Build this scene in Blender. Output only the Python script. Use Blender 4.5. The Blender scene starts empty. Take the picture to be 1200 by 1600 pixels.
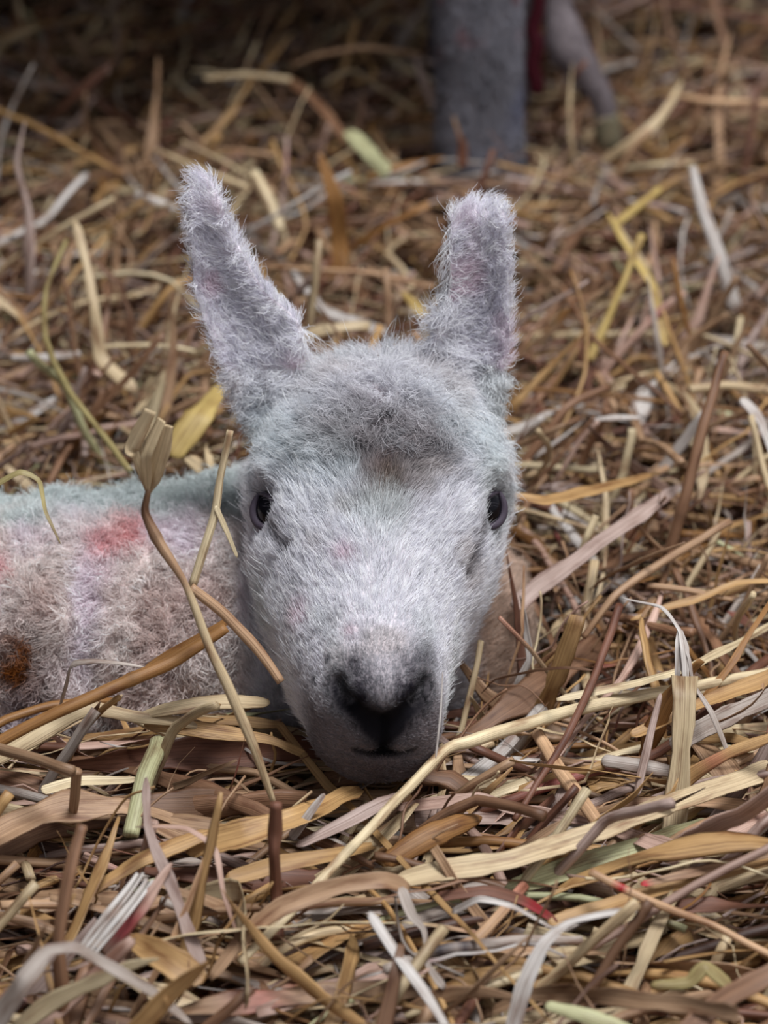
import bpy, math, random
import numpy as np
from mathutils import Vector
from mathutils.bvhtree import BVHTree

SC = bpy.context.scene
COL = SC.collection
rng = np.random.default_rng(11)
R = math.radians

# ------------------------------------------------------------------ camera, world, light
CAM = np.array([0.0, -0.856, 0.608]); PITCH = R(30.0); F = 4200.0
cd = bpy.data.cameras.new('camera'); cam = bpy.data.objects.new('camera', cd); COL.objects.link(cam)
cam.location = CAM; cam.rotation_euler = (R(90) - PITCH, 0, 0)
cd.sensor_fit = 'HORIZONTAL'; cd.sensor_width = 36.0; cd.lens = F / 1200 * 36
cd.clip_start = 0.02; cd.clip_end = 50
cd.dof.use_dof = True; cd.dof.focus_distance = 1.03; cd.dof.aperture_fstop = 0.126 / 0.0120
SC.camera = cam
SC.view_settings.view_transform = 'Standard'; SC.view_settings.look = 'None'
SC.view_settings.gamma = 1.0; SC.view_settings.use_curve_mapping = False
SC.view_settings.exposure = 0.06

wd = bpy.data.worlds.new('barn_daylight'); SC.world = wd; wd.use_nodes = True
bgn = wd.node_tree.nodes['Background']
bgn.inputs['Color'].default_value = (0.86, 0.90, 1.0, 1); bgn.inputs['Strength'].default_value = 0.36

def area(name, loc, target, size, energy, color):
    ld = bpy.data.lights.new(name, 'AREA'); ld.shape = 'DISK'; ld.size = size; ld.energy = energy; ld.color = color
    o = bpy.data.objects.new(name, ld); COL.objects.link(o); o.location = loc
    o.rotation_euler = (Vector(target) - Vector(loc)).to_track_quat('-Z', 'Y').to_euler()
    return o
area('skylight', (0.34, 0.08, 1.85), (0.02, 0.08, 0), 0.7, 40.0, (0.95, 0.97, 1.0))
area('open_barn_side', (1.5, -0.7, 1.3), (0.1, 0.1, 0), 1.2, 5.0, (1.0, 0.97, 0.93))

# ------------------------------------------------------------------ helpers
def lin(c):
    c = np.asarray(c, float) / 255.0
    return np.where(c <= 0.04045, c / 12.92, ((c + 0.055) / 1.055) ** 2.4)

SP, CP = math.sin(PITCH), math.cos(PITCH)
def ray(px, py):
    a, b = (px - 600) / F, (800 - py) / F
    d = np.array([a, CP + b * SP, -SP + b * CP])
    return d / np.linalg.norm(d)
def at_z(px, py, z):
    d = ray(px, py); return CAM + d * ((z - CAM[2]) / d[2])
def at_y(px, py, y):
    d = ray(px, py); return CAM + d * ((y - CAM[1]) / d[1])
def project(P):
    P = np.asarray(P) - CAM
    f = P[..., 1] * CP - P[..., 2] * SP; u = P[..., 1] * SP + P[..., 2] * CP
    return 600 + F * P[..., 0] / f, 800 - F * u / f, f

def _h(ix, iy, iz, s):
    n = (ix * 374761393 + iy * 668265263 + iz * 2147483647 + s * 1274126177) & 0xFFFFFFFF
    n = ((n ^ (n >> 13)) * 1274126177) & 0xFFFFFFFF
    n = ((n ^ (n >> 15)) * 2246822519) & 0xFFFFFFFF
    return ((n ^ (n >> 16)) & 0xFFFFFF) / float(0xFFFFFF) * 2 - 1
def vnoise(P, freq, s=0):
    Q = np.asarray(P) * freq; I = np.floor(Q).astype(np.int64); f = Q - I; f = f * f * (3 - 2 * f)
    r = 0
    for dx in (0, 1):
        wx = f[..., 0] if dx else 1 - f[..., 0]
        for dy in (0, 1):
            wy = f[..., 1] if dy else 1 - f[..., 1]
            for dz in (0, 1):
                wz = f[..., 2] if dz else 1 - f[..., 2]
                r = r + wx * wy * wz * _h(I[..., 0] + dx, I[..., 1] + dy, I[..., 2] + dz, s)
    return r
def vnoise3(P, freq, s=0):
    return np.stack([vnoise(P, freq, s + k * 17) for k in range(3)], -1)
def unit(v):
    return v / np.maximum(np.linalg.norm(v, axis=-1, keepdims=True), 1e-9)
def gauss(d, s): return np.exp(-(d / s) ** 2)
def sstep(x, a, b):
    t = np.clip((x - a) / (b - a), 0, 1); return t * t * (3 - 2 * t)
def seg_dist(P, pts):
    P = np.asarray(P); best = np.full(P.shape[:-1], 1e9)
    for a, b in zip(pts[:-1], pts[1:]):
        a = np.asarray(a); ab = np.asarray(b) - a
        t = np.clip(((P - a) @ ab) / max(ab @ ab, 1e-12), 0, 1)
        best = np.minimum(best, np.linalg.norm(P - (a + t[..., None] * ab), axis=-1))
    return best

def mesh_np(name, V, Fq, mat, parent=None, attrs=None, smooth=True, ngon=4):
    me = bpy.data.meshes.new(name)
    V = np.ascontiguousarray(V, np.float32); Fq = np.ascontiguousarray(Fq, np.int32)
    me.vertices.add(len(V)); me.vertices.foreach_set('co', V.ravel())
    me.loops.add(Fq.size); me.loops.foreach_set('vertex_index', Fq.ravel())
    me.polygons.add(len(Fq)); me.polygons.foreach_set('loop_start', np.arange(0, Fq.size, Fq.shape[1], dtype=np.int32))
    me.update(calc_edges=True); me.validate()
    if smooth: me.polygons.foreach_set('use_smooth', np.ones(len(me.polygons), bool))
    for k, (t, a) in (attrs or {}).items():
        at = me.attributes.new(k, t, 'POINT')
        at.data.foreach_set('color' if t == 'FLOAT_COLOR' else 'vector', np.ascontiguousarray(a, np.float32).ravel())
    if mat: me.materials.append(mat)
    o = bpy.data.objects.new(name, me); COL.objects.link(o)
    if parent: o.parent = parent
    return o
def rgba(c):
    c = np.clip(c, 0, 1); return np.concatenate([c, np.ones(c.shape[:-1] + (1,))], -1)
def tag(o, label=None, cat=None, group=None, kind=None):
    if label: o['label'] = label
    if cat: o['category'] = cat
    if group: o['group'] = group
    if kind: o['kind'] = kind
    return o

def loft(rings, M=40, e=2.2):
    """rings: centre, half-vector A, half-vector B -> closed quad/tri mesh"""
    n = len(rings); th = np.linspace(0, 2 * math.pi, M, endpoint=False)
    ce, se = np.cos(th), np.sin(th)
    ce = np.sign(ce) * np.abs(ce) ** (2 / e); se = np.sign(se) * np.abs(se) ** (2 / e)
    V = []
    for c, A, B in rings:
        V.append(np.asarray(c)[None] + ce[:, None] * np.asarray(A)[None] + se[:, None] * np.asarray(B)[None])
    V = np.concatenate(V); Fs = []
    for i in range(n - 1):
        for j in range(M):
            k = (j + 1) % M
            Fs.append((i * M + j, i * M + k, (i + 1) * M + k, (i + 1) * M + j))
    V = np.concatenate([V, V[:M].mean(0)[None], V[-M:].mean(0)[None]])
    c0, c1 = len(V) - 2, len(V) - 1
    for j in range(M):
        k = (j + 1) % M
        Fs.append((c0, k, j)); Fs.append((c1, (n - 1) * M + j, (n - 1) * M + k))
    return V, Fs
def spline(keys, n):
    """Catmull-Rom through rows of keys"""
    K = np.asarray(keys, float); m = len(K)
    t = np.linspace(0, m - 1, n); i = np.minimum(t.astype(int), m - 2); f = (t - i)[:, None]
    g = lambda j: K[np.clip(j, 0, m - 1)]
    p0, p1, p2, p3 = g(i - 1), g(i), g(i + 1), g(i + 2)
    return 0.5 * (2 * p1 + (p2 - p0) * f + (2 * p0 - 5 * p1 + 4 * p2 - p3) * f ** 2 + (3 * p1 - p0 - 3 * p2 + p3) * f ** 3)
def tube_path(pts, rad, M=24, flat=1.0):
    P = np.asarray(pts, float); T = unit(np.gradient(P, axis=0)); ref = np.array([0.0, 1.0, 0.0]); rings = []
    for p, t, r in zip(P, T, rad):
        a = unit(np.cross(t, ref)); b = np.cross(a, t)
        rings.append((p, a * r, b * r * flat))
    return loft(rings, M)

def fuse(parts, voxel, smooth_it):
    """union several closed lofts into one continuous skin; returns verts, quads"""
    V = []; Fs = []; off = 0
    for v, f in parts:
        V.append(v); Fs += [tuple(i + off for i in q) for q in f]; off += len(v)
    me = bpy.data.meshes.new('tmp'); me.from_pydata(np.concatenate(V).tolist(), [], Fs); me.update()
    o = bpy.data.objects.new('tmp', me); COL.objects.link(o)
    m = o.modifiers.new('r', 'REMESH'); m.mode = 'VOXEL'; m.voxel_size = voxel
    s = o.modifiers.new('s', 'SMOOTH'); s.factor = 0.5; s.iterations = smooth_it
    ev = o.evaluated_get(bpy.context.evaluated_depsgraph_get()); m2 = ev.to_mesh()
    n = len(m2.vertices); co = np.empty(n * 3, np.float32); m2.vertices.foreach_get('co', co)
    q = np.empty(len(m2.polygons) * 4, np.int32); m2.polygons.foreach_get('vertices', q)
    ev.to_mesh_clear(); bpy.data.objects.remove(o); bpy.data.meshes.remove(me)
    return co.reshape(-1, 3).astype(float), q.reshape(-1, 4)
def vnormals(V, Q):
    fn = np.cross(V[Q[:, 2]] - V[Q[:, 0]], V[Q[:, 3]] - V[Q[:, 1]])
    N = np.zeros_like(V)
    for k in range(4):
        for c in range(3): N[:, c] += np.bincount(Q[:, k], fn[:, c], len(V))
    return unit(N)

# ------------------------------------------------------------------ materials
def new_mat(name):
    m = bpy.data.materials.new(name); m.use_nodes = True; nt = m.node_tree
    return m, nt, nt.nodes['Principled BSDF'], nt.nodes, nt.links
def math_node(nt, op, a, b=None, clamp=False):
    n = nt.nodes.new('ShaderNodeMath'); n.operation = op; n.use_clamp = clamp
    for i, v in enumerate((a, b)):
        if v is None: continue
        if isinstance(v, (int, float)): n.inputs[i].default_value = v
        else: nt.links.new(v, n.inputs[i])
    return n.outputs[0]
def ramp(nt, fac, stops):
    n = nt.nodes.new('ShaderNodeValToRGB'); nt.links.new(fac, n.inputs[0]); e = n.color_ramp.elements
    while len(e) < len(stops): e.new(0.5)
    for x, (p, c) in zip(e, stops): x.position = p; x.color = (*c, 1) if len(c) == 3 else c
    return n.outputs[0]
def mul(nt, a, b, blend='MULTIPLY', fac=1.0):
    n = nt.nodes.new('ShaderNodeMix'); n.data_type = 'RGBA'; n.blend_type = blend; n.inputs[0].default_value = fac
    nt.links.new(a, n.inputs[6]); nt.links.new(b, n.inputs[7]); return n.outputs[2]

def straw_material():
    m, nt, bs, N, L = new_mat('straw')
    at = N.new('ShaderNodeAttribute'); at.attribute_name = 'suv'
    tn = N.new('ShaderNodeAttribute'); tn.attribute_name = 'tint'
    mp = N.new('ShaderNodeMapping'); mp.inputs['Scale'].default_value = (10, 3000, 37); L.new(at.outputs['Vector'], mp.inputs[0])
    n1 = N.new('ShaderNodeTexNoise'); n1.inputs['Scale'].default_value = 1.0; n1.inputs['Detail'].default_value = 3; L.new(mp.outputs[0], n1.inputs['Vector'])
    mp2 = N.new('ShaderNodeMapping'); mp2.inputs['Scale'].default_value = (55, 260, 91); L.new(at.outputs['Vector'], mp2.inputs[0])
    n2 = N.new('ShaderNodeTexNoise'); n2.inputs['Scale'].default_value = 1.0; n2.inputs['Detail'].default_value = 4; L.new(mp2.outputs[0], n2.inputs['Vector'])
    c1 = ramp(nt, n1.outputs[0], [(0.30, (0.50, 0.44, 0.40)), (0.47, (0.92, 0.90, 0.89)), (0.68, (1.18, 1.18, 1.18))])
    c2 = ramp(nt, n2.outputs[0], [(0.30, (0.50, 0.38, 0.33)), (0.47, (0.94, 0.91, 0.89)), (0.70, (1.16, 1.17, 1.18))])
    c = mul(nt, tn.outputs['Color'], c1); c = mul(nt, c, c2)
    L.new(c, bs.inputs['Base Color']); bs.inputs['Roughness'].default_value = 0.5
    bs.inputs['Specular IOR Level'].default_value = 0.35
    bp = N.new('ShaderNodeBump'); bp.inputs['Strength'].default_value = 0.35; bp.inputs['Distance'].default_value = 0.0004
    L.new(n1.outputs[0], bp.inputs['Height']); L.new(bp.outputs[0], bs.inputs['Normal'])
    return m
def hair_material(name, rough=0.75):
    m, nt, bs, N, L = new_mat(name)
    a = N.new('ShaderNodeAttribute'); a.attribute_name = 'col'; L.new(a.outputs['Color'], bs.inputs['Base Color'])
    bs.inputs['Roughness'].default_value = rough; bs.inputs['Specular IOR Level'].default_value = 0.25
    tr = N.new('ShaderNodeBsdfTranslucent'); L.new(a.outputs['Color'], tr.inputs['Color'])
    mx = N.new('ShaderNodeMixShader'); mx.inputs[0].default_value = 0.38
    L.new(bs.outputs[0], mx.inputs[1]); L.new(tr.outputs[0], mx.inputs[2]); L.new(mx.outputs[0], N['Material Output'].inputs['Surface'])
    return m
def skin_material(name):
    m, nt, bs, N, L = new_mat(name)
    a = N.new('ShaderNodeAttribute'); a.attribute_name = 'col'
    n = N.new('ShaderNodeTexNoise'); n.inputs['Scale'].default_value = 900; n.inputs['Detail'].default_value = 3
    c = ramp(nt, n.outputs[0], [(0.3, (0.8, 0.8, 0.8)), (0.7, (1.1, 1.1, 1.1))])
    L.new(mul(nt, a.outputs['Color'], c), bs.inputs['Base Color']); bs.inputs['Roughness'].default_value = 0.9; bs.inputs['Specular IOR Level'].default_value = 0.15
    bp = N.new('ShaderNodeBump'); bp.inputs['Strength'].default_value = 0.4; bp.inputs['Distance'].default_value = 0.0006
    L.new(n.outputs[0], bp.inputs['Height']); L.new(bp.outputs[0], bs.inputs['Normal'])
    return m
def plain(name, c, rough=0.5, spec=0.5, metal=0.0, scale=30, var=0.25):
    m, nt, bs, N, L = new_mat(name)
    n = N.new('ShaderNodeTexNoise'); n.inputs['Scale'].default_value = scale; n.inputs['Detail'].default_value = 5
    c = lin(c)
    L.new(ramp(nt, n.outputs[0], [(0.3, tuple(c * (1 - var))), (0.7, tuple(np.minimum(c * (1 + var), 1)))]), bs.inputs['Base Color'])
    bs.inputs['Roughness'].default_value = rough; bs.inputs['Specular IOR Level'].default_value = spec; bs.inputs['Metallic'].default_value = metal
    return m
M_STRAW = straw_material(); M_WOOL = hair_material('lamb_wool'); M_SKIN = skin_material('lamb_skin')
M_FLEECE = hair_material('ewe_fleece'); M_EWE = skin_material('ewe_skin')
M_EYE = plain('eye_black', (14, 13, 18), 0.14, 0.25, scale=100); M_LID = plain('eyelid_skin', (74, 65, 76), 0.7, 0.25, scale=900)
M_LASH = plain('eyelash', (60, 56, 62), 0.6, 0.2)
M_SOIL = plain('trodden_straw_dust', (70, 48, 36), 0.95, 0.1, scale=60, var=0.5)
M_WALL = plain('dark_sheet_wall', (42, 44, 52), 0.7, 0.3, scale=8)
M_RAIL = plain('dark_steel_rail', (62, 66, 80), 0.5, 0.5, 0.4, scale=20)
M_CORD = plain('crimson_cord', (64, 6, 22), 0.5, 0.4, scale=80)
M_HOOF = plain('pale_hoof', (120, 112, 90), 0.6, 0.3, scale=120)

# ------------------------------------------------------------------ setting
def surf(x, y):
    P = np.stack([np.asarray(x, float), np.asarray(y, float), np.zeros_like(np.asarray(x, float))], -1)
    return 0.010 * vnoise(P, 9.0, 3) + 0.005 * vnoise(P, 23.0, 5) - 0.004
g = 90; xs = np.linspace(-1.15, 1.15, g); ys = np.linspace(-0.55, 1.25, g)
X, Y = np.meshgrid(xs, ys); Z = surf(X, Y) - 0.075
V = np.stack([X, Y, Z], -1).reshape(-1, 3); idx = np.arange(g * g).reshape(g, g)
Q = np.stack([idx[:-1, :-1], idx[:-1, 1:], idx[1:, 1:], idx[1:, :-1]], -1).reshape(-1, 4)
tag(mesh_np('floor', V, Q, M_SOIL), kind='structure')
wv = []; wq = []
n = 260; wx = np.linspace(-1.15, 1.15, n); wy = 1.22 + 0.012 * np.sign(np.sin(wx * 42)) * np.minimum(1, np.abs(np.sin(wx * 42)) * 2)
for k in range(n): wv += [(wx[k], wy[k], -0.06), (wx[k], wy[k], 2.0)]
for k in range(n - 1): wq.append((2 * k, 2 * k + 2, 2 * k + 3, 2 * k + 1))
tag(mesh_np('wall_back', np.array(wv), np.array(wq), M_WALL, smooth=False), kind='structure')

lw = [(-1.15, -.5, -.06), (-1.15, 1.22, -.06), (-1.15, 1.22, 2.0), (-1.15, -.5, 2.0)]  # unseen side wall, added to keep daylight off the back
tag(mesh_np('shade_wall_left', np.array(lw), np.array([(0, 1, 2, 3)]), M_WALL, smooth=False), kind='structure')
ce = [(-1.15, -.35, 2.0), (1.15, -.35, 2.0), (1.15, 1.22, 2.0), (-1.15, 1.22, 2.0)]  # unseen roof over the pen, added so the background falls darker
tag(mesh_np('shade_ceiling', np.array(ce), np.array([(0, 3, 2, 1)]), M_WALL, smooth=False), kind='structure')

# ------------------------------------------------------------------ the lamb: skin
HX = -0.0035
def sag(rings):
    """rings of (Ty,Tz, By,Bz, half width, centre x) -> loft rings"""
    out = []
    for Ty, Tz, By, Bz, w, cx in spline(rings, 44):
        T = np.array([cx, Ty, Tz]); B = np.array([cx, By, Bz])
        out.append(((T + B) / 2, (T - B) / 2, np.array([w, 0, 0])))
    return out
head = sag([
    (-.0325, .046, -.0315, .024, .008, -.0025),
    (-.0310, .056, -.0270, .0125, .0188, -.003),
    (-.0230, .0625, -.0180, .007, .0240, -.0035),
    (-.0080, .0685, -.0020, .003, .0262, -.0045),
    (.0080, .0755, .0180, -.001, .0302, -.006),
    (.0240, .083, .0400, -.002, .0355, -.007),
    (.0400, .091, .0620, .000, .0428, -.006),
    (.0540, .100, .0850, .004, .0483, -.004),
    (.0680, .1105, .1070, .010, .0502, -.002),
    (.0830, .118, .1250, .020, .0492, -.0008),
    (.1000, .121, .1380, .035, .0440, .0),
    (.1150, .117, .1450, .055, .0365, .0),
    (.1280, .108, .1470, .075, .0260, -.001),
    (.1350, .100, .1450, .088, .0100, -.003)])
def ear(rows, y0, y1, th, cup, M=36):
    rings = []
    rr = spline(rows, 22); n = len(rr)
    for i, (py, l, r) in enumerate(rr):
        t = i / (n - 1); y = y0 + (y1 - y0) * t
        a = at_y(l, py, y); b = at_y(r, py, y); c = (a + b) / 2; A = (b - a) / 2
        thick = th * (1.0 if t < 0.55 else 1 + 2.2 * (t - 0.55) / 0.45) * min(1, 0.45 + t * 5)
        rings.append((c, A, np.array([0, thick, thick * 0.3])))
    V, Fs = loft(rings, M, 2.0)
    # cup the leaf: the middle lies behind its two edges
    W = np.concatenate([np.repeat([r[0]], M, 0) for r in rings]); A = np.concatenate([np.repeat([r[1]], M, 0) for r in rings])
    u = ((V[:-2] - W) * A).sum(-1) / np.maximum((A * A).sum(-1), 1e-9)
    V[:-2, 1] += cup * (0.5 - u ** 2) * np.repeat(np.clip(np.linspace(0.3, 1.5, n), 0, 1), M)
    return V, Fs
ear_l = ear([(274, 298, 322), (300, 294, 340), (350, 294, 358), (400, 297, 386), (450, 301, 418), (492, 316, 468), (530, 332, 478), (580, 358, 462), (630, 384, 450), (680, 405, 450)], 0.128, 0.108, .0042, .010)
ear_r = ear([(320, 712, 776), (330, 702, 790), (380, 700, 795), (430, 699, 797), (480, 690, 799), (525, 676, 800), (570, 668, 790), (620, 680, 775), (675, 700, 755)], 0.128, 0.108, .0045, .012)
nb = [np.array(p) for p in ((.0, .110, .060), (-.012, .128, .030), (-.05, .130, .004), (-.12, .115, -.010))]
neck = tube_path(spline([(*p,) for p in nb], 10), np.linspace(.036, .052, 10), 28)
bk = spline([(-.455, .10, -.016, .02), (-.43, .10, -.014, .045), (-.37, .10, -.016, .060), (-.28, .10, -.018, .063), (-.18, .10, -.016, .063),
             (-.08, .104, -.014, .060), (.0, .115, -.014, .052), (.038, .118, -.012, .042), (.060, .118, -.008, .022)], 40)
body = tube_path(bk[:, :3], np.maximum(bk[:, 3], .006), 40)
SV, SQ = fuse([head, ear_l, ear_r, neck, body] if False else [loft(head, 48, 2.35), ear_l, ear_r, neck, body], 0.0013, 5)
SN = vnormals(SV, SQ)

bvh = BVHTree.FromPolygons(SV.tolist(), SQ.tolist())
def hit(px, py):
    loc, nor, i, d = bvh.ray_cast(Vector(CAM), Vector(ray(px, py)))
    if loc is None: return None
    return np.array(loc)
def hits(l): return [h for h in (hit(*p) for p in l) if h is not None]
EYE_L = hit(410, 797); EYE_R = hit(772, 797)
nostril_l = hits([(526, 1068), (530, 1082), (544, 1100)])
nostril_r = hits([(668, 1068), (664, 1082), (652, 1098)])
pad = hits([(540, 1098), (566, 1116), (597, 1128), (628, 1116), (655, 1096)])
phil = hits([(598, 1125), (598, 1150), (598, 1168)])
mouth = hits([(558, 1172), (578, 1176), (598, 1173), (622, 1176), (640, 1172)])
tear_l = hits([(428, 828), (446, 858)]); tear_r = hits([(752, 828), (738, 866), (726, 900)])
whorl = hit(606, 735); patch = hits([(540, 655), (600, 665), (640, 680), (606, 750)])
dk_l = hits([(552, 1036), (572, 1060), (560, 1085)]); dk_r = hits([(668, 1027), (640, 1042), (636, 1078)])
dk_m = hits([(572, 1095), (598, 1106), (635, 1092)])
ctr = hits([(560, 690), (620, 680), (650, 715), (610, 755)]); pink = [(hit(468, 965), .006), (hit(548, 990), .0025), (hit(540, 870), .004)]
mint = hits([(420, 690), (500, 700), (560, 720)]); mint2 = hits([(700, 660), (760, 690)])
spots = [(hit(492, 1064), .0022), (hit(512, 1032), .0018)]
HC = np.array([HX, 0.05, 0.045]); ZT = hit(150, 812) @ np.array([0, .5, .866])

def sculpt(V, N):
    D = np.zeros(len(V)); hd = V[:, 1] < 0.16
    for nn in (nostril_l, nostril_r):
        D -= 0.0060 * gauss(seg_dist(V, nn), .0034)
        D += 0.0016 * gauss(seg_dist(V, [p + (p - np.array([HX, p[1], p[2]])) * 0.22 for p in nn]), .004)
    D -= 0.0020 * gauss(seg_dist(V, pad), .0042) + 0.0022 * gauss(seg_dist(V, phil), .0016) + 0.0026 * gauss(seg_dist(V, mouth), .0016)
    D += 0.0018 * gauss(seg_dist(V, hits([(560, 1150), (575, 1158)])), .006) + 0.0018 * gauss(seg_dist(V, hits([(625, 1158), (640, 1150)])), .006)
    for E in (EYE_L, EYE_R):
        D -= 0.0030 * gauss(np.linalg.norm(V - E, axis=1), .0090)
        up = E + np.array([0.0 - np.sign(E[0]) * .003, .008, .012])
        D += 0.0026 * gauss(np.linalg.norm(V - up, axis=1), .009)
    for t in (tear_l, tear_r): D -= 0.0018 * gauss(seg_dist(V, t), .0035)
    D += 0.0012 * vnoise(V, 60, 2) * hd
    # fleece ridges over the flank
    bd = sstep(-V[:, 0], .055, .075)
    rid = vnoise(V * np.array([1.0, .35, .35]), 75, 9) + .8 * vnoise(V * np.array([1.0, .6, .6]), 170, 12)
    D += bd * (0.0052 * rid + 0.0014 * vnoise(V, 330, 21)) * sstep(0.065 - V[:, 2], .004, .03)
    return V + N * D[:, None]
SV = sculpt(SV, SN); SN = vnormals(SV, SQ)
bvh = BVHTree.FromPolygons(SV.tolist(), SQ.tolist())

def is_ear(P):
    px, py, f = project(P)
    lt = (P[:, 1] > .095) & (P[:, 2] > .118) & (np.abs(P[:, 0] - HX) > .030)
    return lt
def wool_colour(P, N, jit):
    n = len(P)
    base = np.tile(lin((244, 243, 248)), (n, 1))
    e = is_ear(P).astype(float)
    base = base * (1 - .0 * e[:, None])
    def mix(c, w):
        nonlocal base
        w = np.clip(w, 0, 1)[:, None]; base = base * (1 - w) + lin(c) * w
    mix((246, 244, 252), e)
    mix((240, 216, 224), e * sstep(vnoise(P, 60, 31), .1, .7) * .6)
    mix((232, 240, 242), gauss(seg_dist(P, mint), .018) * .8 + gauss(seg_dist(P, mint2), .016) * .6)
    mix((168, 156, 158), (gauss(seg_dist(P, patch[:3]), .015) * .55 + gauss(seg_dist(P, [patch[3], whorl]), .010) * .8) * (0.6 + .6 * sstep(vnoise(P, 160, 8), -.4, .5)))
    mix((132, 120, 120), gauss(seg_dist(P, ctr), .013) * .8 * (.65 + .6 * vnoise(P, 140, 28)))
    mix((134, 114, 96), gauss(np.linalg.norm(P - patch[3], axis=1), .006) * .7)
    mix((210, 202, 198), sstep(vnoise(P, 70, 44), .2, .8) * .5 * (1 - e))
    mix((204, 212, 206), sstep(vnoise(P, 45, 51), .25, .8) * .4 * (1 - e))
    for c, s in pink: mix((226, 184, 196), gauss(np.linalg.norm(P - c, axis=1), s) * .4)
    # muzzle pigment, with shade painted into the darker lower part
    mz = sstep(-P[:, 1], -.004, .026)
    mix((132, 122, 124), mz * (.35 + .55 * sstep(.050 - P[:, 2], -.004, .010)))
    mix((62, 57, 68), (gauss(seg_dist(P, dk_l), .0055) * .8 + gauss(seg_dist(P, dk_r), .0065) * .8 + gauss(seg_dist(P, dk_m), .0062) * .5) * (.85 + .35 * vnoise(P, 400, 61)))
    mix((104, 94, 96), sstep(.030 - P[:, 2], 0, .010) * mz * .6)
    for nn in (nostril_l, nostril_r): mix((20, 18, 26), gauss(seg_dist(P, nn), .0052) * 1.4)
    mix((18, 16, 22), gauss(seg_dist(P, pad), .0052) * 1.55)
    mix((14, 13, 18), gauss(seg_dist(P, phil), .0042) * 1.2 + gauss(seg_dist(P, mouth), .0022) * 1.1)
    mix((16, 14, 20), gauss(seg_dist(P, hits([(578, 1134), (598, 1150), (618, 1134)])), .0054) * 1.4)
    for c, s in spots: mix((50, 48, 60), gauss(np.linalg.norm(P - c, axis=1), s) * .9)
    for t in (tear_l, tear_r): mix((96, 84, 88), gauss(seg_dist(P, t), .0036) * .8)
    for E in (EYE_L, EYE_R): mix((66, 58, 70), gauss(np.linalg.norm(P - E, axis=1), .0085) * 1.1)
    # fleece of the body
    b = sstep(-P[:, 0], .050, .062) * (P[:, 2] < .085) * (1 - e)
    mix((240, 230, 226), b)
    mix((245, 235, 242), b * sstep(vnoise(P * np.array([1, .4, .4]), 75, 9), .0, .5) * .9)
    mix((206, 182, 174), b * sstep(-vnoise(P * np.array([1, .4, .4]), 75, 9), .1, .6) * .6)
    zt = sstep(P[:, 2] * .866 + P[:, 1] * .5 + .004 * vnoise(P, 40, 3), ZT - .004, ZT + .004)
    mix((224, 232, 230), b * zt * .9)
    rs = sstep(vnoise(P * np.array([1, .5, .5]), 110, 77), .0, .5)
    for c, s in ((hit(200, 825), .010), (hit(160, 850), .008), (hit(205, 850), .007), (hit(5, 880), .008), (hit(180, 930), .010)):
        if c is not None: mix((228, 140, 144), b * .55 * gauss(np.linalg.norm((P - c) * np.array([1.3, 1, .7]), axis=1), s) * (.05 + .95 * rs))
    oc = hit(30, 1040)
    if oc is not None:
        mix((92, 50, 20), b * gauss(np.linalg.norm((P - oc) * np.array([1, 1, .6]) + .004 * vnoise3(P, 150, 3), axis=1), .011) * 1.1)
        mix((158, 92, 32), b * gauss(np.linalg.norm((P - oc - np.array([0, 0, .006])) * np.array([1, 1, .7]), axis=1), .009) * (.5 + .7 * vnoise(P, 260, 5)))
    ch = sstep(P[:, 0], .030, .040) * (P[:, 2] < .045) * sstep(P[:, 1], .068, .078)
    mix((214, 190, 172), ch)
    return np.clip(base * (1 + jit), 0, 1)

LAMB_LOC = Vector((0, 0.08, 0.0))
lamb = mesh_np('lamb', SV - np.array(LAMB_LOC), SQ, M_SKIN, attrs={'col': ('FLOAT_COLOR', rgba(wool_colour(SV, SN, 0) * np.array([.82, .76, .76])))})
lamb.location = LAMB_LOC
tag(lamb, 'white lamb lying with its chin on the straw, ears upright, flank marked red', 'lamb')

# ------------------------------------------------------------------ hair
def sample(V, Q, n, weight):
    tri = np.concatenate([Q[:, [0, 1, 2]], Q[:, [0, 2, 3]]])
    a, b, c = V[tri[:, 0]], V[tri[:, 1]], V[tri[:, 2]]
    ar = np.linalg.norm(np.cross(b - a, c - a), axis=1) * weight((a + b + c) / 3)
    t = rng.choice(len(tri), n, p=ar / ar.sum()); r1 = np.sqrt(rng.random(n))[:, None]; r2 = rng.random(n)[:, None]
    w = np.concatenate([1 - r1, r1 * (1 - r2), r1 * r2], 1)
    return tri[t], w
def make_hair(name, P, mat, parent, off, cols, rad, label=None):
    n, k = P.shape[:2]
    hc = bpy.data.hair_curves.new(name); hc.add_curves([k] * n)
    hc.attributes['position'].data.foreach_set('vector', np.ascontiguousarray(P - off, np.float32).ravel())
    ra = hc.attributes.get('radius') or hc.attributes.new('radius', 'FLOAT', 'POINT')
    ra.data.foreach_set('value', np.ascontiguousarray(rad, np.float32).ravel())
    ca = hc.attributes.new('col', 'FLOAT_COLOR', 'POINT')
    ca.data.foreach_set('color', np.ascontiguousarray(rgba(np.repeat(cols[:, None], k, 1)), np.float32).ravel())
    hc.materials.append(mat)
    o = bpy.data.objects.new(name, hc); COL.objects.link(o); o.parent = parent
    return o
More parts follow.
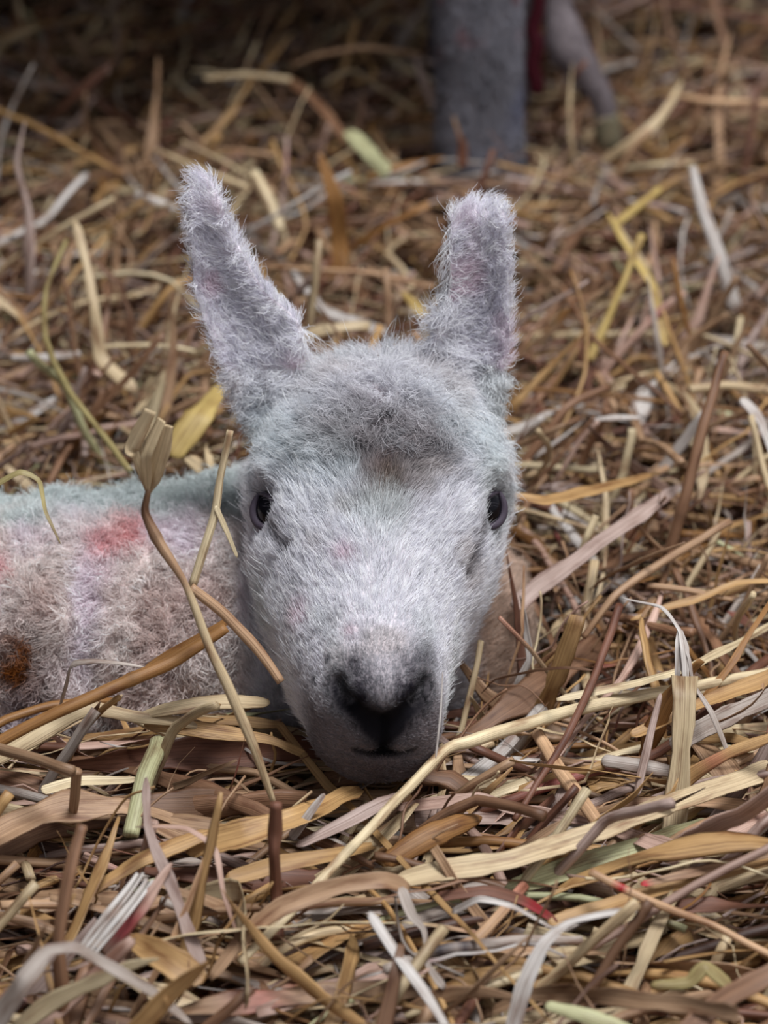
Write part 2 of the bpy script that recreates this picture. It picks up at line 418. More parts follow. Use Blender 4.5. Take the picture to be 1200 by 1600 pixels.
def grow(P0, N0, D, L, lift, k, curl, curl_f, seedn, noise_amt):
    """strands from roots: D tangent flow, L lengths, lift 0..1"""
    n = len(P0)
    D = D - (D * N0).sum(-1, keepdims=True) * N0; D = unit(D)
    D = unit(D + noise_amt[:, None] * vnoise3(P0, 170, seedn) + 1.0 * noise_amt[:, None] * vnoise3(P0, 480, seedn + 5) + .16 * rng.normal(size=(n, 3)))
    D = D - np.minimum((D * N0).sum(-1, keepdims=True), 0) * N0
    D0 = unit(D * (1 - lift[:, None]) + N0 * lift[:, None]); S = unit(np.cross(D0, N0)); ph = rng.random(n) * 6.28
    out = np.empty((n, k, 3)); p = P0.copy(); out[:, 0] = p; d = unit(D0 + N0 * .35)
    for j in range(1, k):
        t = j / (k - 1)
        d = unit(d + (D - d) * .22)
        p = p + d * (L / (k - 1))[:, None]
        w = curl * t
        out[:, j] = p + S * (w * np.sin(ph + t * curl_f))[:, None] + N0 * (w * .7 * np.cos(ph + t * curl_f) - w * .7 * np.cos(ph))[:, None]
    return out
view = unit(CAM - np.array([0, .05, .05]))
def lamb_hair():
    def wt(c):
        w = np.ones(len(c)); w *= np.where(c[:, 0] < -.062, .75, 1.25) ; w *= np.where((c[:, 0] < -.36) | ((c[:, 2] < -.03)), .12, 1)
        w *= np.where((c[:, 1] > .165), .3, 1)
        return w
    n = 420000
    T, w = sample(SV, SQ, n, wt)
    P = np.einsum('nk,nkc->nc', w, SV[T]); N = unit(np.einsum('nk,nkc->nc', w, SN[T]))
    de = np.minimum(np.linalg.norm(P - EYE_L, axis=1), np.linalg.norm(P - EYE_R, axis=1))
    keep = (de > .0080) & ~((np.minimum(seg_dist(P, pad), seg_dist(P, hits([(578, 1134), (598, 1148), (618, 1134)]))) < .0046)) & ~(np.minimum(seg_dist(P, nostril_l), seg_dist(P, nostril_r)) < .0036) & ~(seg_dist(P, phil) < .0016) & ~(seg_dist(P, mouth) < .0012)
    keep &= ~((N @ view < -.2) & (rng.random(n) < .6))
    P, N = P[keep], N[keep]; n = len(P); de = de[keep]
    e = is_ear(P); bodym = (P[:, 0] < -.060) & (P[:, 2] < .085) & ~e
    s = P[:, 1] * .80 + P[:, 2] * .60           # distance along the face from the nose
    crown = sstep(s, .100, .128) * (~e) * (~bodym)
    lat = np.sign(P[:, 0] - HX)[:, None] * np.minimum(1, np.abs(P[:, 0] - HX)[:, None] / .016) * np.array([[1.0, 0, 0]])
    back = np.array([[0, .80, .60]])
    D = back * (0.9 - 1.15 * crown[:, None]) + lat * (.55 + .75 * crown[:, None]) + .25 * np.array([[0, 0, -1.0]])*crown[:, None]
    wh = P - whorl; wd_ = np.linalg.norm(wh, axis=1)
        # ear: outward and upward; body: downwards
    de_ = np.where((P[:, 0] < 0)[:, None], np.array([[-.55, -.05, .45]]), np.array([[.45, -.05, .55]]))
    edge = np.sign(P[:, 0])
    D = np.where(e[:, None], de_ + .5 * vnoise3(P, 90, 71), D)
    D = np.where(bodym[:, None], np.array([[-.25, -.3, -1.0]]) + 1.1 * vnoise3(P, 130, 61), D)
    L = .0040 + .0018 * sstep(s, .03, .09) + .0050 * crown
    L *= 1 - .4 * crown * sstep(np.abs(P[:, 0] - HX), .026, .036)
    L *= np.where(P[:, 1] < -.004, .68, 1); L *= np.where((P[:, 1] < -.014), .62, 1)
    L = np.where(e, .0058, L); L = np.where(bodym, .0055, L)
    L *= np.clip((de - .004) / .012, .22, 1)
    L *= rng.uniform(.55, 1.25, n); strays = rng.random(n) < .02; L *= np.where(strays, 1.6, 1)
    lift = .25 + .06 * crown + .14 * e + .22 * bodym + .25 * strays + rng.uniform(-.06, .1, n); lift = np.clip(lift, .08, .8)
    noise = .34 + 1.15 * crown + .5 * e + 1.0 * bodym
    curl = .0003 + .0016 * crown + .0006 * e + .0016 * bodym
    k = 6
    C = grow(P, N, D, L, lift, k, curl, 5.5, 3, noise)
    jit = rng.normal(0, .13, n)[:, None] + .15 * vnoise(P, 420, 15)[:, None]
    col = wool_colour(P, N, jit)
    gd = rng.random(n) < .06; dk = rng.random(n) < .05
    col = np.clip(col * (1 + .18 * gd - .35 * dk)[:, None], 0, 1)
    r = ((.000085 + .00004 * bodym) * (1 + .9 * gd + .3 * dk))[:, None] * np.array([1, 1, .95, .85, .65, .3])[None]
    lo = np.array(LAMB_LOC)
    hm = ~bodym & ~e
    make_hair('face_wool', C[hm], M_WOOL, lamb, lo, col[hm], r[hm])
    make_hair('ear_wool', C[e], M_WOOL, lamb, lo, col[e], r[e])['label'] = 'fluffy pinkish white ear wool'
    make_hair('flank_fleece', C[bodym], M_WOOL, lamb, lo, col[bodym], r[bodym])['label'] = 'crimped pinkish fleece with a teal band and red marks'
lamb_hair()

# eyes: dark ball, rim of lid, lashes
def make_eye(E, side):
    loc, nor, i, d = bvh.find_nearest(Vector(E)); E = np.array(loc); Nn = np.array(nor)
    Nn = unit(Nn * .5 + np.array([side * .30, -.62, .28])); r = .0105
    c = E - Nn * (r - .0046)
    # ball
    V = []; Q = []; a, b = 20, 28
    for i in range(a + 1):
        for j in range(b):
            th = math.pi * i / a; ph = 2 * math.pi * j / b
            V.append(c + r * np.array([math.sin(th) * math.cos(ph), math.sin(th) * math.sin(ph), math.cos(th)]))
    for i in range(a):
        for j in range(b): Q.append((i * b + j, (i + 1) * b + j, (i + 1) * b + (j + 1) % b, i * b + (j + 1) % b))
    lo = np.array(LAMB_LOC)
    ball = mesh_np('eyeball', np.array(V) - lo, np.array(Q), M_EYE, lamb)
    # long axis of the opening runs from the back corner down to the nose-side corner
    ax = np.array([-side * .72, -.30, -.62]); ax = unit(ax - (ax @ Nn) * Nn); up = np.cross(Nn, ax); up = up if up[2] > 0 else -up
    def rim(name, sgn, h, rad):
        ts = np.linspace(-1, 1, 18); pts = []; rr = []
        for t in ts:
            q = ax * t * .0084 + up * sgn * h * (1 - abs(t) ** 2.2) + Nn * .0
            q = q + Nn * math.sqrt(max((r + .0006) ** 2 - q @ q, 1e-8)); pts.append(c + q)
            rr.append(rad * (1 - .55 * abs(t) ** 3))
        v, f = tube_path(np.array(pts), rr, 12)
        me = bpy.data.meshes.new(name); me.from_pydata((v - lo).tolist(), [], f); me.materials.append(M_LID)
        for p in me.polygons: p.use_smooth = True
        o = bpy.data.objects.new(name, me); COL.objects.link(o); o.parent = lamb
        return o, pts
    rim('lower_eyelid', -1, .0062, .0017)
    o, pts = rim('upper_eyelid', 1, .0060, .0010)
    ks = []
    for t in np.linspace(.05, .75, 16):
        p = np.array(pts[int(t * 17)]) ; d = unit(up * .3 + Nn * .9 - ax * (.8 if side else 0) + .25 * rng.normal(size=3)); l = rng.uniform(.0045, .0075)
        ks.append([p + d * l * s_ + np.array([0, 0, -1]) * l * .45 * s_ ** 2 for s_ in np.linspace(0, 1, 6)])
    ks = np.array(ks)
    make_hair('eyelashes', ks, M_LASH, lamb, lo, np.tile(lin((50, 46, 56)), (len(ks), 1)), np.tile(np.linspace(.00011, .00004, 6), (len(ks), 1)))
make_eye(EYE_L, -1); make_eye(EYE_R, 1)

# ------------------------------------------------------------------ ewe, twin lamb, cord, rail behind
def animal(name, parts, voxel, mat, colour, loc, label, cat, fl_n, fl_w, fl_len, fl_col, fr=.00022):
    V, Q = fuse(parts, voxel, 6); N = vnormals(V, Q); lo = np.array(loc)
    o = mesh_np(name, V - lo, Q, mat, attrs={'col': ('FLOAT_COLOR', rgba(colour(V)))}); o.location = loc
    tag(o, label, cat)
    T, w = sample(V, Q, fl_n, fl_w); P = np.einsum('nk,nkc->nc', w, V[T]); n_ = unit(np.einsum('nk,nkc->nc', w, N[T]))
    n = len(P); D = np.array([[0, 0, -1.0]]) + .6 * vnoise3(P, 60, 4)
    C = grow(P, n_, D, fl_len * rng.uniform(.6, 1.3, n), np.full(n, .35), 5, np.full(n, .0008), 5, 8, np.full(n, .5))
    col = fl_col(P) * (1 + rng.normal(0, .1, n))[:, None]
    make_hair('leg_wool', C, M_FLEECE, o, lo, col, np.tile(np.array([1, 1, .9, .7, .3]) * fr, (n, 1)))
    return o
ex = at_z(747, 245, 0.0)[0]; ey = 0.625
def limb(pts): K = spline(pts, 24); return tube_path(K[:, :3], K[:, 3], 24)
torso = limb([(.20, ey + .10, .50, .06), (.14, ey + .10, .50, .13), (-.02, ey + .08, .52, .195), (-.25, ey + .07, .52, .235), (-.48, ey + .08, .52, .235), (-.66, ey + .12, .54, .16), (-.74, ey + .12, .56, .06)])
parts = [torso,
    limb([(ex + .002, ey, -.03, .026), (ex, ey, .03, .0235), (ex - .001, ey, .10, .0235), (ex - .003, ey + .005, .20, .026), (ex - .02, ey + .02, .32, .044), (ex - .03, ey + .05, .42, .06)]),
    limb([(.052, ey + .185, -.03, .022), (.052, ey + .185, .10, .021), (.05, ey + .18, .25, .026), (.04, ey + .16, .40, .05)]),
    limb([(-.62, ey + .02, -.03, .022), (-.62, ey + .02, .12, .022), (-.66, ey + .02, .26, .030), (-.60, ey + .05, .42, .07)]),
    limb([(-.66, ey + .22, -.03, .022), (-.66, ey + .22, .12, .022), (-.70, ey + .22, .26, .030), (-.62, ey + .19, .42, .07)]),
    limb([(.12, ey + .10, .58, .11), (.24, ey + .09, .78, .075), (.31, ey + .08, .86, .06), (.36, ey + .07, .86, .056), (.42, ey + .06, .81, .042), (.47, ey + .05, .77, .032), (.49, ey + .05, .755, .018)]),
    limb([(.30, ey + .13, .90, .012), (.29, ey + .17, .90, .022), (.28, ey + .20, .885, .008)]),
    limb([(.30, ey + .03, .90, .012), (.29, ey - .01, .90, .022), (.28, ey - .04, .885, .008)])]
ewe_c = lambda P: np.tile(lin((150, 146, 152)), (len(P), 1)) * (1 + .2 * vnoise(P, 40, 6))[:, None]
def ewe_fc(P):
    c = np.tile(lin((140, 138, 146)), (len(P), 1)) * (1 + .25 * vnoise(P, 50, 6))[:, None]
    w = sstep(vnoise(P, 90, 13), .35, .7)[:, None] * sstep(P[:, 2], .05, .09)[:, None] * .6
    c = c * (1 - w) + lin((140, 60, 62)) * w
    w = (gauss(P[:, 2] - .035, .02) * sstep(vnoise(P, 35, 19), -.2, .5))[:, None] * .5
    return c * (1 - w) + lin((118, 122, 150)) * w
animal('ewe', parts, .006, M_EWE, ewe_c, (-.2, ey + .1, 0), 'grey white woolly foreleg of a ewe standing behind the lamb', 'sheep', 45000,
       lambda c: np.where((c[:, 2] < .25) & (c[:, 0] > -.1) & (c[:, 2] > -.02), 1.0, .002), .0055, ewe_fc)
hf = at_y(948, 205, .660); hk = at_y(888, 75, .665); tp = at_y(872, 0, .672)
hind = [tuple(hf) + (.0065,), tuple(at_y(942, 160, .660)) + (.0072,), tuple(at_y(915, 112, .662)) + (.0095,), tuple(hk) + (.0125,), tuple(at_y(878, 35, .668)) + (.0105,), tuple(tp) + (.008,), (.110, .69, .14, .014), (.118, .73, .21, .032)]
l2 = [limb([(.125, .647, .26, .006), (.125, .654, .26, .024), (.125, .668, .26, .036), (.125, .70, .26, .045), (.125, .80, .265, .046), (.125, .90, .275, .047), (.125, .96, .28, .022)]), limb(hind),
      limb([(.082, .705, -.01, .008), (.082, .705, .05, .0085), (.082, .70, .09, .011), (.088, .715, .16, .016), (.105, .73, .22, .03)]),
      limb([(.105, .915, -.02, .008), (.105, .915, .08, .009), (.105, .91, .18, .014), (.11, .90, .24, .025)]),
      limb([(.148, .915, -.02, .008), (.148, .915, .08, .009), (.148, .91, .18, .014), (.14, .90, .24, .025)]),
      limb([(.125, .92, .29, .034), (.125, .96, .34, .026), (.125, .985, .375, .028), (.125, 1.02, .375, .026), (.125, 1.06, .35, .018), (.125, 1.075, .345, .010)])]
twin = animal('standing_lamb', l2, .003, M_EWE, lambda P: np.tile(lin((126, 116, 118)), (len(P), 1)), (.12, .80, 0),
       'slender pinkish grey hind leg of another lamb, right of the ewe leg', 'lamb', 12000,
       lambda c: np.where(c[:, 2] < .2, 1.0, .05), .003, lambda P: np.tile(lin((122, 112, 116)), (len(P), 1)), .00015)
v, f = limb([tuple(at_y(952, 232, .659)) + (.0060,), tuple(at_y(950, 215, .659)) + (.0080,), tuple(at_y(946, 178, .659)) + (.0076,)])
me = bpy.data.meshes.new('hoof'); me.from_pydata((v - np.array([.12, .80, 0])).tolist(), [], f); me.materials.append(M_HOOF)
for p in me.polygons: p.use_smooth = True
o = bpy.data.objects.new('hoof', me); COL.objects.link(o); o.parent = twin; o['label'] = 'dull greenish hoof'
K = spline([tuple(at_y(836, 145, .665)) + (.0045,), tuple(at_y(836, 80, .665)) + (.0050,), tuple(at_y(838, 10, .665)) + (.0040,), (.094, .662, .14, .004), (.088, .655, .24, .004), (.070, .66, .37, .005)], 40)
K[:, 0] += .0012 * np.sin(np.arange(40) * .9)
v, f = tube_path(K[:, :3], K[:, 3], 14, .6)
me = bpy.data.meshes.new('hanging_cord'); me.from_pydata((v - K[0, :3]).tolist(), [], f); me.materials.append(M_CORD)
for p in me.polygons: p.use_smooth = True
o = bpy.data.objects.new('hanging_cord', me); COL.objects.link(o); o.location = K[0, :3]
tag(o, 'dark crimson cord hanging between the ewe leg and the second lamb', 'cord')
v, f = loft([((x, .93, .052), (0, 0, .016), (0, .014, 0)) for x in np.linspace(-.75, -.10, 12)], 20, 3.5)
me = bpy.data.meshes.new('hurdle_rail'); me.from_pydata((v - np.array([-.4, .93, .036])).tolist(), [], f); me.materials.append(M_RAIL)
for p in me.polygons: p.use_smooth = True
o = bpy.data.objects.new('hurdle_rail', me); COL.objects.link(o); o.location = (-.4, .93, .036)
tag(o, 'dark blue grey steel rail lying behind the straw in the top left corner', 'rail')

# ------------------------------------------------------------------ straw
PAL = {
    'pale': (210, 188, 150), 'cream': (222, 204, 166), 'golden': (188, 150, 100), 'amber': (158, 114, 66), 'tan': (180, 146, 114),
    'brown': (142, 106, 80), 'rust': (122, 82, 64), 'pink': (196, 164, 148), 'mauve': (178, 156, 146), 'white': (210, 204, 198),
    'grey': (184, 172, 162), 'green': (196, 196, 152), 'olive': (164, 150, 102), 'yellow': (200, 174, 108), 'peach': (208, 170, 132), 'dark': (84, 58, 46)}
def build(P, W, nrm, twist, curl, thick, tint, rnd, M=8):
    """P K,N,3 centre lines; W K,N widths; nrm K,3; twist K,N; curl, thick K -> verts, quads, suv, tint"""
    K, n = P.shape[:2]
    T = unit(np.gradient(P, axis=1)); S = unit(np.cross(T, nrm[:, None, :])); U = np.cross(S, T)
    c, s = np.cos(twist)[..., None], np.sin(twist)[..., None]; S, U = S * c + U * s, U * c - S * s
    th = np.linspace(0, 2 * np.pi, M, endpoint=False) + .0001
    a, b = np.cos(th), np.sin(th)
    h = W[..., None] / 2
    side = a * h; up = b * (thick[:, None, None] * h + .00012) + (curl[:, None, None] * h) * (1 - a ** 2)
    V = P[:, :, None] + S[:, :, None] * side[..., None] + U[:, :, None] * up[..., None]
    L = np.concatenate([np.zeros((K, 1)), np.cumsum(np.linalg.norm(np.diff(P, axis=1), axis=-1), 1)], 1)
    suv = np.stack([np.broadcast_to(L[:, :, None], (K, n, M)) + rnd[:, None, None] * 7, side + rnd[:, None, None] * 3 + .0004 * np.sign(b), np.broadcast_to(rnd[:, None, None], (K, n, M))], -1)
    tt = np.broadcast_to(tint[:, :, None], (K, n, M, 3))
    base = (np.arange(K) * n * M)[:, None, None]; i = (np.arange(n - 1) * M)[None, :, None]; j = np.arange(M)[None, None]
    j2 = (j + 1) % M
    q = np.stack(np.broadcast_arrays(base + i + j, base + i + j2, base + i + M + j2, base + i + M + j), -1).reshape(-1, 4)
    e = []
    for r0 in (0, (n - 1) * M):   # close the cut ends
        bb = base[:, 0, 0] + r0
        for k in range(M // 2 - 1):
            e.append(np.stack([bb + k, bb + k + 1, bb + M - 2 - k, bb + M - 1 - k], -1) if r0 else np.stack([bb + M - 1 - k, bb + M - 2 - k, bb + k + 1, bb + k], -1))
    return V.reshape(-1, 3), np.concatenate([q] + e), suv.reshape(-1, 3), tt.reshape(-1, 3)
def straw_obj(name, P, W, nrm, twist, curl, thick, tint, rnd, M=8):
    V, q, suv, tt = build(P, W, nrm, twist, curl, thick, tint, rnd, M)
    if len(P) < 12:
        lo = P[0].mean(0); lo[2] = V[:, 2].min()
    else: lo = np.zeros(3)
    o = mesh_np(name, V - lo, q, M_STRAW, attrs={'suv': ('FLOAT_VECTOR', suv), 'tint': ('FLOAT_COLOR', rgba(tt))}); o.location = lo
    return o

# --- stalks one can single out.  (px, py, height above the litter) or (px, py, ('y', depth)); width in millimetres
Y = lambda v: ('y', v)
HERO = []
def hero(label, pts, w, c, form='blade', **k): HERO.append((label, pts, w, c, form, k))
MM = .245
hero('long pale hollow stalk kinked just right of the lamb chin, running to the right edge', [(375, 1505, .006), (505, 1372, .016), (600, 1272, .020), (697, 1172, .022), (735, 1157, .022), (880, 1112, .018), (1030, 1082, .014), (1230, 1046, .010)], [15, 16, 17, 18, 22, 21, 20, 20], 'cream', 'stalk')
hero('broad pale flattened stalk slanting up to the right edge below the kinked stalk', [(612, 1378, .012), (700, 1360, .016), (795, 1345, .018), (920, 1302, .018), (1050, 1255, .018), (1240, 1190, .016)], [30, 40, 38, 36, 34, 36], 'pale')
hero('pale greenish blade tucked beneath the broad flattened stalk', [(790, 1392, .006), (900, 1352, .007), (1000, 1325, .007), (1120, 1285, .006)], [30, 36, 36, 30], 'green')
hero('pinkish tan blade bent like an elbow at the right edge', [(955, 1296, .008), (1070, 1332, .012), (1120, 1312, .012), (1230, 1262, .010)], [24, 34, 36, 34], 'pink')
hero('thin peach stalk with a bright red blood spot near its left tip', [(922, 1362, .026), (1000, 1400, .022), (1110, 1445, .014), (1230, 1508, .010)], [13, 14, 12, 12], 'peach', 'stalk', spots=[(.22, (176, 20, 34), .03)])
hero('thin tan blade with a red stained left end near the right edge', [(1003, 1382, .016), (1100, 1357, .016), (1230, 1328, .014)], [14, 16, 14], 'tan', spots=[(.03, (180, 26, 40), .05)])
hero('short peach stalk slanting down beneath the long kinked stalk', [(838, 1145, .010), (880, 1212, .014), (938, 1292, .012)], [20, 24, 22], 'peach', 'stalk')
hero('white flat blade pointing down to the bottom edge centre', [(578, 1425, .028), (615, 1485, .024), (660, 1545, .018), (705, 1620, .010)], [18, 22, 22, 18], 'white')
hero('wide folded brown leaf arching over the pale stalk in the centre foreground', [(330, 1530, .004), (380, 1465, .014), (440, 1415, .022), (530, 1385, .026), (600, 1375, .026), (640, 1385, .02)], [20, 24, 30, 30, 32, 22], 'tan')
hero('pale bluish ribbon leaf arching up from the bottom edge right of centre', [(795, 1625, .006), (818, 1545, .020), (850, 1475, .030), (890, 1440, .032), (960, 1425, .024), (1030, 1418, .012)], [26, 26, 20, 14, 16, 10], 'white')
hero('slim white leaf curling in a low arch right of centre', [(706, 1425, .018), (750, 1403, .028), (800, 1415, .028), (868, 1450, .014)], [12, 11, 9, 5], 'white')
hero('widest golden leaf sheath lying left of the chin in the foreground', [(290, 1325, .012), (380, 1300, .020), (470, 1272, .020), (565, 1232, .010)], [44, 48, 46, 36], 'golden')
hero('golden blade running down left from the widest leaf sheath', [(130, 1400, .008), (220, 1345, .014), (330, 1300, .018)], [22, 30, 34], 'golden')
hero('tall thin bent stalk standing in front of the lamb flank', [(430, 1258, Y(-.052)), (400, 1175, Y(-.048)), (362, 1085, Y(-.038)), (330, 1018, Y(-.030)), (300, 940, Y(-.022)), (284, 905, Y(-.018)), (250, 850, Y(-.012)), (228, 800, Y(-.007)), (233, 762, Y(-.006))], [9, 15, 18, 15, 13, 12, 18, 14, 9], 'pale', 'stalk', tints={5: 'tan', 6: 'tan', 7: 'brown', 8: 'tan'})
hero('dry pleated leaf scrap at the top of the tall thin stalk', [(230, 766, Y(-.006)), (212, 712, Y(-.007)), (206, 700, Y(-.007)), (234, 640, Y(-.005))], [6, 18, 26, 20], 'pale', extra=[([(232, 768, Y(-.0065)), (228, 715, Y(-.009)), (236, 690, Y(-.008)), (252, 655, Y(-.006))], [6, 22, 26, 18]), ([(234, 770, Y(-.006)), (240, 745, Y(-.007)), (252, 700, Y(-.006)), (262, 664, Y(-.005))], [5, 22, 32, 18])])
hero('pale upright stalk leaning beside the left eye of the lamb', [(360, 672, Y(.025)), (345, 745, Y(.020)), (336, 805, Y(.015)), (300, 915, Y(.005))], [11, 12, 14, 15], 'cream', 'stalk')
hero('thin split straw dangling beside the lamb left cheek', [(338, 790, Y(.015)), (355, 830, Y(.012)), (372, 872, Y(.010))], [9, 8, 5], 'cream')
hero('brown stalk leaning down against the lamb left jaw', [(298, 916, Y(.002)), (350, 958, Y(.0)), (400, 1010, Y(-.004)), (440, 1065, Y(-.012))], [16, 18, 18, 14], 'tan', 'stalk')
hero('amber stalk lying across the bottom of the lamb flank', [(-40, 1178, Y(-.030)), (100, 1108, Y(-.018)), (200, 1064, Y(-.006)), (275, 1030, Y(.004)), (352, 980, Y(.014))], [20, 20, 22, 22, 18], 'amber', 'stalk')
hero('second amber stalk just above the one across the flank', [(225, 1045, Y(.012)), (300, 1000, Y(.016)), (362, 965, Y(.020))], [14, 20, 18], 'amber')
hero('pale leaf bent over at the lower edge of the flank', [(95, 1105, .014), (112, 1040, .045), (150, 1033, .05), (225, 1042, .045)], [20, 16, 9, 6], 'grey')
hero('wide pale golden leaf lying below the flank near the left edge', [(-20, 1195, .012), (70, 1140, .020), (140, 1108, .024), (230, 1122, .022), (330, 1135, .016)], [22, 30, 26, 20, 16], 'pale')
hero('split pale leaf lying below the flank toward the jaw', [(215, 1118, .022), (320, 1098, .026), (420, 1094, .018)], [14, 30, 22], 'pale')
hero('golden blade curving under the lamb jaw', [(225, 1130, .018), (330, 1142, .016), (420, 1155, .010), (480, 1180, .004)], [26, 26, 18, 14], 'golden')
hero('short yellow green stalk with a joint standing in the left foreground', [(248, 1160, .016), (225, 1215, .016), (205, 1305, .006)], [28, 30, 26], 'green', 'stalk')
hero('short pale yellow stub lying in the left foreground', [(66, 1236, .016), (120, 1222, .016), (215, 1216, .012)], [22, 22, 14], 'cream')
hero('short upright tan stub in the left foreground', [(122, 1202, .034), (118, 1240, .022), (112, 1285, .008)], [18, 17, 14], 'tan', 'stalk')
hero('rust brown upright stalk with a dark split tip below the chin', [(432, 1254, .048), (430, 1300, .036), (428, 1330, .030), (432, 1400, .012), (434, 1470, .0)], [18, 24, 18, 20, 20], 'rust', 'stalk')
hero('brown frayed upright stalk in the lower left corner', [(96, 1620, .0), (95, 1545, .018), (92, 1470, .034), (108, 1370, .052), (130, 1290, .064)], [28, 26, 20, 22, 16], 'brown', 'stalk')
hero('grey tan leaf bent over the frayed stalk in the lower left corner', [(-20, 1620, .018), (35, 1540, .040), (75, 1487, .046), (120, 1480, .046), (180, 1515, .034), (240, 1550, .022), (300, 1600, .008)], [54, 40, 24, 20, 22, 22, 14], 'grey')
hero('flat white ribbed blade in the lower left foreground', [(124, 1484, .018), (172, 1420, .026), (216, 1364, .030)], [8, 9, 7], 'white', extra=[([(130, 1488, .018), (180, 1424, .026), (224, 1364, .030)], [8, 9, 7]), ([(137, 1492, .018), (188, 1428, .026), (230, 1372, .030)], [8, 9, 7]), ([(143, 1497, .018), (196, 1432, .026), (238, 1374, .030)], [7, 8, 6])])
hero('pink stained tapering leaf beside the white ribbed blade', [(165, 1492, .012), (212, 1425, .024), (268, 1348, .034)], [22, 26, 8], 'pink', spots=[(.35, (182, 92, 96), .18)])
hero('mauve brown leaf hanging down in the left foreground', [(228, 1215, .040), (232, 1290, .036), (262, 1370, .030), (290, 1440, .020), (320, 1518, .008)], [12, 14, 20, 22, 26], 'mauve')
hero('plump ribbed golden brown husk in the lower left foreground', [(202, 1462, .020), (235, 1482, .022), (280, 1508, .020), (322, 1530, .016)], [20, 46, 52, 30], 'golden')
hero('thin reddish tendril arching in the left foreground', [(212, 1292, .030), (290, 1292, .036), (335, 1325, .034), (350, 1395, .024), (375, 1468, .010)], [4, 8, 9, 8, 4], 'pink')
hero('grey twisted leaf hanging in the centre foreground', [(626, 1385, .022), (645, 1430, .020), (664, 1455, .018), (668, 1505, .014), (695, 1545, .008)], [18, 16, 8, 8, 18], 'grey')
hero('amber brown pointed leaf below the lamb chin', [(598, 1350, .008), (660, 1312, .012), (715, 1288, .012), (752, 1276, .010)], [30, 38, 34, 14], 'amber')
hero('pinkish flattened stalk lying just below the chin on the right', [(620, 1262, .006), (700, 1252, .010), (750, 1246, .012), (800, 1262, .010), (920, 1285, .006)], [22, 22, 22, 20, 20], 'pink')
hero('grey stalk with dark mildew specks in the centre foreground', [(600, 1515, .006), (700, 1483, .010), (800, 1470, .010), (910, 1468, .006)], [18, 20, 20, 14], 'grey', 'stalk', spots=[(.3, (70, 62, 66), .05), (.42, (80, 70, 72), .04)])
hero('rust red blade under the slim white arch', [(678, 1402, .010), (760, 1392, .012), (820, 1408, .012), (872, 1440, .010)], [16, 18, 16, 12], 'rust', spots=[(.8, (150, 40, 44), .12)])
hero('golden tan stalk running right from the red blade', [(858, 1442, .010), (960, 1412, .012), (1080, 1372, .012), (1230, 1338, .010)], [24, 30, 28, 28], 'golden')
hero('olive green folded blade in the lower right corner', [(1018, 1540, .016), (1075, 1536, .018), (1102, 1512, .022), (1145, 1545, .016)], [16, 22, 30, 26], 'olive')
hero('thick brown blade at the bottom right corner', [(1230, 1510, .034), (1140, 1555, .030), (1060, 1620, .022)], [34, 36, 34], 'brown')
hero('pale green blade at the bottom edge right of centre', [(850, 1572, .020), (920, 1588, .020), (1000, 1620, .016)], [18, 28, 26], 'green')
hero('frayed white straw fork in the centre foreground', [(452, 1310, .012), (480, 1275, .020), (508, 1240, .026)], [18, 18, 10], 'white')
hero('mauve leaf running up to the chin from the centre foreground', [(462, 1322, .010), (540, 1285, .014), (600, 1255, .014), (650, 1228, .008)], [18, 26, 20, 10], 'mauve')
hero('golden flat blade left of the rust upright stalk tip', [(355, 1372, .012), (430, 1352, .014), (520, 1335, .012), (590, 1318, .006)], [26, 30, 26, 20], 'golden')
hero('drooping frayed white straw tuft right of the muzzle', [(972, 934, .048), (1030, 948, .052), (1064, 985, .050), (1066, 1010, .046), (1068, 1050, .040), (1078, 1105, .030)], [4, 8, 9, 9, 12, 5], 'white', extra=[([(1062, 985, .050), (1060, 1010, .047), (1058, 1050, .040), (1060, 1085, .032)], [5, 9, 9, 3]), ([(1066, 985, .050), (1074, 1010, .046), (1074, 1040, .041), (1072, 1115, .028)], [5, 9, 7, 3]), ([(1064, 985, .050), (1067, 1015, .047), (1069, 1060, .039), (1066, 1125, .026)], [5, 9, 8, 3]), ([(1068, 1000, .048), (1077, 1030, .043), (1082, 1070, .035), (1084, 1100, .030)], [4, 6, 4, 2])])
hero('thin grey strand trailing down from the frayed tuft', [(1078, 1065, .034), (1112, 1115, .026), (1140, 1180, .014)], [5, 10, 9], 'grey')
hero('straight brown stalk rising to the right of the frayed tuft', [(910, 996, .010), (960, 930, .024), (1030, 882, .028), (1140, 815, .034)], [11, 13, 14, 13], 'tan', 'stalk')
hero('wide tan leaf slanting from the lamb cheek up to the right', [(800, 950, .016), (860, 905, .020), (930, 852, .024), (1005, 800, .026), (1062, 758, .026)], [30, 28, 24, 24, 14], 'mauve')
hero('upright brown stalk right of the lamb level with its eyes', [(1045, 868, .006), (1070, 780, .030), (1100, 660, .058), (1132, 550, .080)], [18, 18, 17, 12], 'brown', 'stalk')
hero('golden tan leaf touching the lamb face by its right eye', [(800, 772, .040), (850, 782, .036), (930, 766, .026), (1030, 738, .014)], [12, 20, 24, 12], 'golden')
hero('short white pod shaped chaff right of the lamb head', [(928, 655, .024), (965, 652, .026), (1002, 652, .024)], [6, 15, 10], 'white')
hero('small pale upright stub right of the lamb cheek', [(906, 872, .006), (918, 840, .016), (932, 806, .024)], [11, 13, 12], 'cream', 'stalk')
hero('thick white stalk leaning in the upper right background', [(1148, 480, .004), (1125, 402, .028), (1100, 332, .044), (1082, 262, .060)], [24, 22, 20, 14], 'white', 'stalk')
hero('slim yellow stalk leaning in the background right of the right ear', [(920, 562, .006), (942, 515, .018), (970, 450, .036), (1003, 368, .056)], [15, 14, 11, 13], 'yellow', 'stalk')
